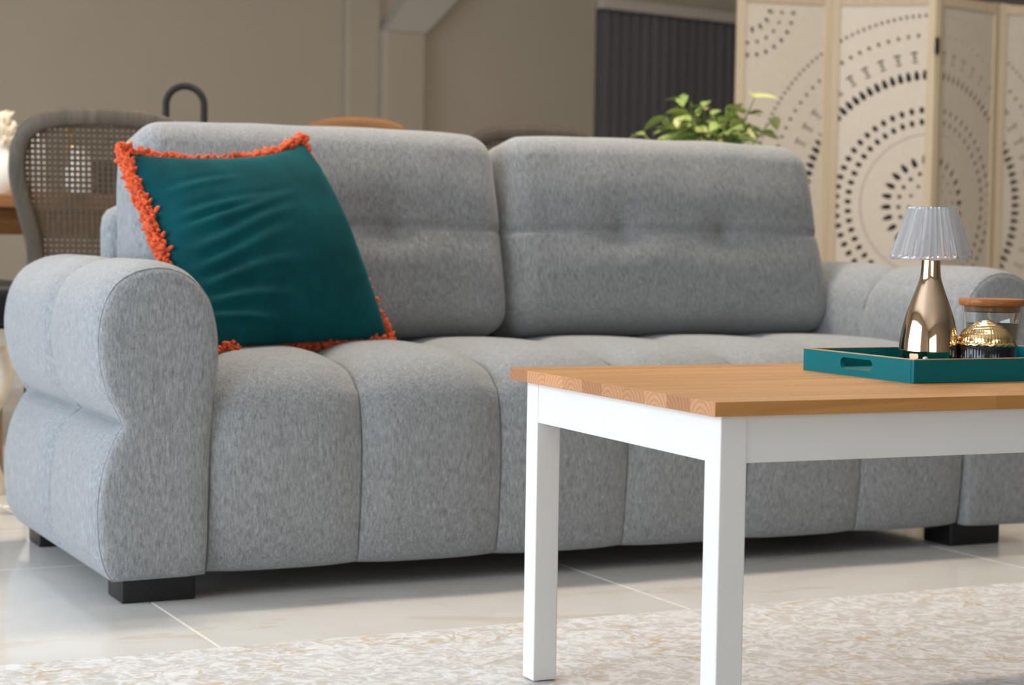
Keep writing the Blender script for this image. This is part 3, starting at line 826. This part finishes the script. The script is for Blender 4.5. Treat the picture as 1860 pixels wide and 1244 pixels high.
# ------------------------------------------------------------------ chairs behind the sofa
def inside_span(poly, val, ax):
    xs = []
    for k in range(len(poly)):
        a, b = poly[k], poly[(k+1) % len(poly)]
        if (a[ax]-val)*(b[ax]-val) < 0: u = (val-a[ax])/(b[ax]-a[ax]); xs.append(a[1-ax]+(b[1-ax]-a[1-ax])*u)
    return (min(xs), max(xs)) if len(xs) >= 2 else None
def chair(name, label, loc, rz, zt, half, mat, cane=True, frame_w=.034, seatmat='planter', group=None):
    """dining chair seen from behind: local +y is the way it faces, back at y=0"""
    ch = empty(name, loc, rz, label, 'chair', group)
    zb = .53
    hb = half*.80
    out = [(-hb, zb), (-hb*1.03, zb+.10), (-half*.94, zb+.22), (-half, zt-.17), (-half*.95, zt-.085), (-half*.76, zt-.028), (-half*.42, zt-.005), (0, zt), (half*.42, zt-.005), (half*.76, zt-.028), (half*.95, zt-.085), (half, zt-.17), (half*.94, zb+.22), (hb*1.03, zb+.10), (hb, zb), (hb*.5, zb-.01), (-hb*.5, zb-.01)]
    path = catmull(out, 5, True); fw_ = frame_w
    cx, cz = 0, (zb+zt)/2
    cp = []
    for k, (x, z) in enumerate(path):       # move half a frame width inwards
        a, b = path[k-1], path[(k+1) % len(path)]; d = Vector((b[0]-a[0], b[1]-a[1])).normalized(); n = Vector((d.y, -d.x)); cp.append((x+n.x*fw_/2, z+n.y*fw_/2))
    ny_ = lambda z: -.10*((z-zb)/(zt-zb))
    Vv, Ff = [], []
    N = len(cp)
    sec = [(-.5, -.35), (-.35, -.5), (.35, -.5), (.5, -.35), (.5, .35), (.35, .5), (-.35, .5), (-.5, .35)]
    for k, (x, z) in enumerate(cp):
        a, b = cp[k-1], cp[(k+1) % N]; d = Vector((b[0]-a[0], b[1]-a[1])).normalized(); n = Vector((d.y, -d.x))
        for u, v in sec: Vv.append((x+n.x*fw_*u, ny_(z)+.030*v, z+n.y*fw_*u))
    for k in range(N):
        k2 = (k+1) % N
        for q in range(8): q2 = (q+1) % 8; Ff.append((k*8+q, k*8+q2, k2*8+q2, k2*8+q))
    me = mesh('frame', Vv, Ff); bm = bmesh.new(); bm.from_mesh(me); bmesh.ops.recalc_face_normals(bm, faces=bm.faces); bm.to_mesh(me); bm.free()
    link('back_frame', me, mat, ch)
    if cane:
        Vv, Ff = [], []
        def strip(p, q, wdx, wdz, off):
            b = len(Vv)
            for e in (p, q):
                for s in (-1, 1):
                    for dep in (0, .0016): Vv.append((e[0]+s*wdx, ny_(e[1])+off+dep, e[1]+s*wdz))
            Ff.extend([(b, b+2, b+6, b+4), (b+1, b+5, b+7, b+3), (b, b+4, b+5, b+1), (b+2, b+3, b+7, b+6)])
        pitch, hw = .0147, .0045
        for k in range(-30, 31):
            s = inside_span(cp, k*pitch+.0003, 0)
            if s:
                for q in range(4):   # follow the slope of the back
                    strip((k*pitch, s[0]+(s[1]-s[0])*q/4), (k*pitch, s[0]+(s[1]-s[0])*(q+1)/4), hw, 0, 0)
        for k in range(1, 60):
            z = zb+k*pitch; s = inside_span(cp, z, 1)
            if s: strip((s[0], z), (s[1], z), 0, hw, .0018)
        o = link('cane_panel', mesh('cane', Vv, Ff), 'cane', ch, smooth=False); tag(o, 'woven cane back panel', kind='stuff')
    else:
        for k in (-1, 0, 1):
            link('splat', tube_me([(k*half*.42, ny_(zb), zb), (k*half*.5, ny_((zb+zt)/2)-.01, (zb+zt)/2), (k*half*.42, ny_(zt-.02), zt-.02)], .022, 10, flat=(1, .35)), mat, ch)
    bm = rounded(.235, .225, .035, .03, (14, 14, 6))
    link('seat', bm_mesh('seat', bm), seatmat, ch, (0, .235, .445))
    link('seat_rail', sharp(box_me(-.225, .225, .02, .45, .365, .425, .006), 10), mat, ch)
    for s in (-1, 1):
        link('leg', tube_me([(s*.20, .43, .37), (s*.205, .44, .2), (s*.205, .445, 0)], [.022, .018, .013], 10), mat, ch)
        link('leg', tube_me([(s*hb*.95, -.0, zb+.02), (s*.19, .03, .40), (s*.195, .0, .2), (s*.20, -.06, 0)], [.018, .022, .018, .013], 10), mat, ch)
    return ch
def at(x, y, t): p = px(x, y, t); return p
p = at(180, 196, 5.2)
chair('cane_back_chair', 'grey-brown wooden chair with woven cane back behind the sofa arm', (p.x+.04, p.y+.1, 0), -.30, p.z, .247, 'grey_wood', True, .045)
p = at(652, 212, 6.2)
chair('wooden_chair', 'orange-brown wooden chair whose rounded top shows above the left sofa cushion', (p.x+.03, p.y+.1, 0), -.38, p.z, .20, 'orange_wood', False, .06, 'cream_wood')
p = at(972, 235, 6.5)
chair('dining_chair', 'dark grey-brown chair whose curved top shows between the two sofa cushions', (p.x+.03, p.y+.1, 0), -.42, p.z+.012, .245, 'dark_wood', True, .045)

# dining table with things on it, left of the cane chair
dt = empty('dining_table', (-.30, 2.62, 0), .05, 'orange-brown wooden dining table behind the cane chair', 'table')
link('table_top', sharp(box_me(-1.1, 1.22, -.36, .46, .745, .785, .006), 10), 'table_wood', dt)
link('apron', sharp(box_me(-1.0, 1.12, -.31, .41, .665, .745, .004), 10), 'orange_wood', dt)
for x in (-.85, .40, .95):
    for s in (-1, 1):
        pts = [(x, .05+s*.05, .665), (x, .05+s*.07, .55), (x, .05+s*.20, .42), (x, .05+s*.22, .28), (x, .05+s*.12, .16), (x, .05+s*.30, .0)]
        link('leg', tube_me(catmull(pts, 5), .032, 10), 'cream_wood', dt)
ZD = .785
p = at(8, 340, 5.9)
vs = empty('flower_vase', (p.x-.01, p.y, ZD), 0, 'white ceramic vase of dried cream flowers on the dining table', 'vase')
link('vase', lathe_me([(.0001, 0), (.035, 0), (.055, .03), (.062, .07), (.05, .11), (.03, .135), (.035, .15), (.025, .15), (.0001, .12)], 32), 'ceramic_white', vs)
for k in range(46):
    a = random.uniform(0, 2*PI); b = random.uniform(0, .075); h_ = random.uniform(.16, .25)
    q = Vector((b*math.cos(a), b*math.sin(a), h_-b*.4))
    link('dried_stem', tube_me([(0, 0, .13), q*.75+Vector((0, 0, .03)), q, q+Vector((random.uniform(-.02, .02), random.uniform(-.02, .02), .012))], [.002, .003, .010, .002], 6), 'dried_flower', vs)
p = at(332, 330, 6.05)
ho = link('arch_ornament', tube_me([(-.058, 0, 0)]+[(-.058, 0, .10*k) for k in range(1, 3)]+[(.058*math.cos(PI-PI*k/16), 0, .285+.058*math.sin(PI*k/16)) for k in range(17)]+[(.058, 0, .2), (.058, 0, .1), (.058, 0, 0)], .0105, 12), 'black_matte', None, (p.x, p.y-.02, ZD), (0, 0, -.35))
tag(ho, 'black metal arch ornament showing above the left end of the sofa', 'ornament')
p = at(62, 300, 6.0); o = link('glass_bottle', lathe_me([(.0001, 0), (.035, 0), (.04, .02), (.04, .15), (.015, .2), (.015, .235), (.0001, .235)], 24), 'clear_vase', None, (p.x, p.y, ZD)); tag(o, 'pale glass bottle seen through the upper left of the cane back', 'bottle')
p = at(128, 300, 6.0); o = link('brass_candlestick', lathe_me([(.0001, 0), (.045, 0), (.045, .01), (.012, .03), (.010, .12), (.022, .14), (.010, .16), (.018, .21), (.0001, .21)], 24), 'brass', None, (p.x, p.y, ZD)); tag(o, 'brass candlestick seen through the middle of the cane back', 'candlestick')
p = at(142, 330, 5.8); o = link('white_jug', lathe_me([(.0001, 0), (.03, 0), (.042, .03), (.04, .08), (.024, .12), (.028, .14), (.0001, .135)], 24), 'ceramic_white', None, (p.x, p.y-.02, ZD-.0)); tag(o, 'white jug seen through the lower middle of the cane back', 'jug')
p = at(185, 330, 5.95); o = box('dark_box', -.05, .05, -.04, .04, 0, .10, 'black_matte', None, .003, 2, (p.x, p.y, ZD)); tag(o, 'dark box seen through the right of the cane back', 'box')

# stool and crate left of the sofa
p = at(-92, 560, 4.75)
st = empty('stool', (p.x, p.y, 0), .1, 'black cushioned stool with pale wooden legs at the left picture edge', 'stool')
bm = rounded(.2, .2, .055, .03, (12, 12, 6)); link('seat', bm_mesh('seat', bm), 'black_matte', st, (0, 0, .50))
link('seat_rail', sharp(box_me(-.19, .19, -.19, .19, .405, .447, .004), 10), 'cream_wood', st)
for a in (-1, 1):
    for b in (-1, 1):
        pts = [(a*.16, b*.16, .41), (a*.19, b*.17, .30), (a*.13, b*.16, .16), (a*.19, b*.19, 0)]
        link('leg', tube_me(catmull(pts, 5), .021, 10), 'cream_wood', st)
p = Vector((-.01, 1.83, 0))
cr = empty('wooden_chest', (p.x-.15, p.y+.02, 0), .05, 'low brown wooden chest on the floor behind the stool', 'chest')
link('body', sharp(box_me(-.28, .28, -.16, .16, .02, .34, .006), 10), 'brown_wood', cr); link('lid', sharp(box_me(-.29, .29, -.17, .17, .34, .375, .006), 10), 'brown_wood', cr)
for a in (-1, 1): box('runner', a*.22-.03, a*.22+.03, -.15, .15, 0, .02, 'brown_wood', cr, .002)
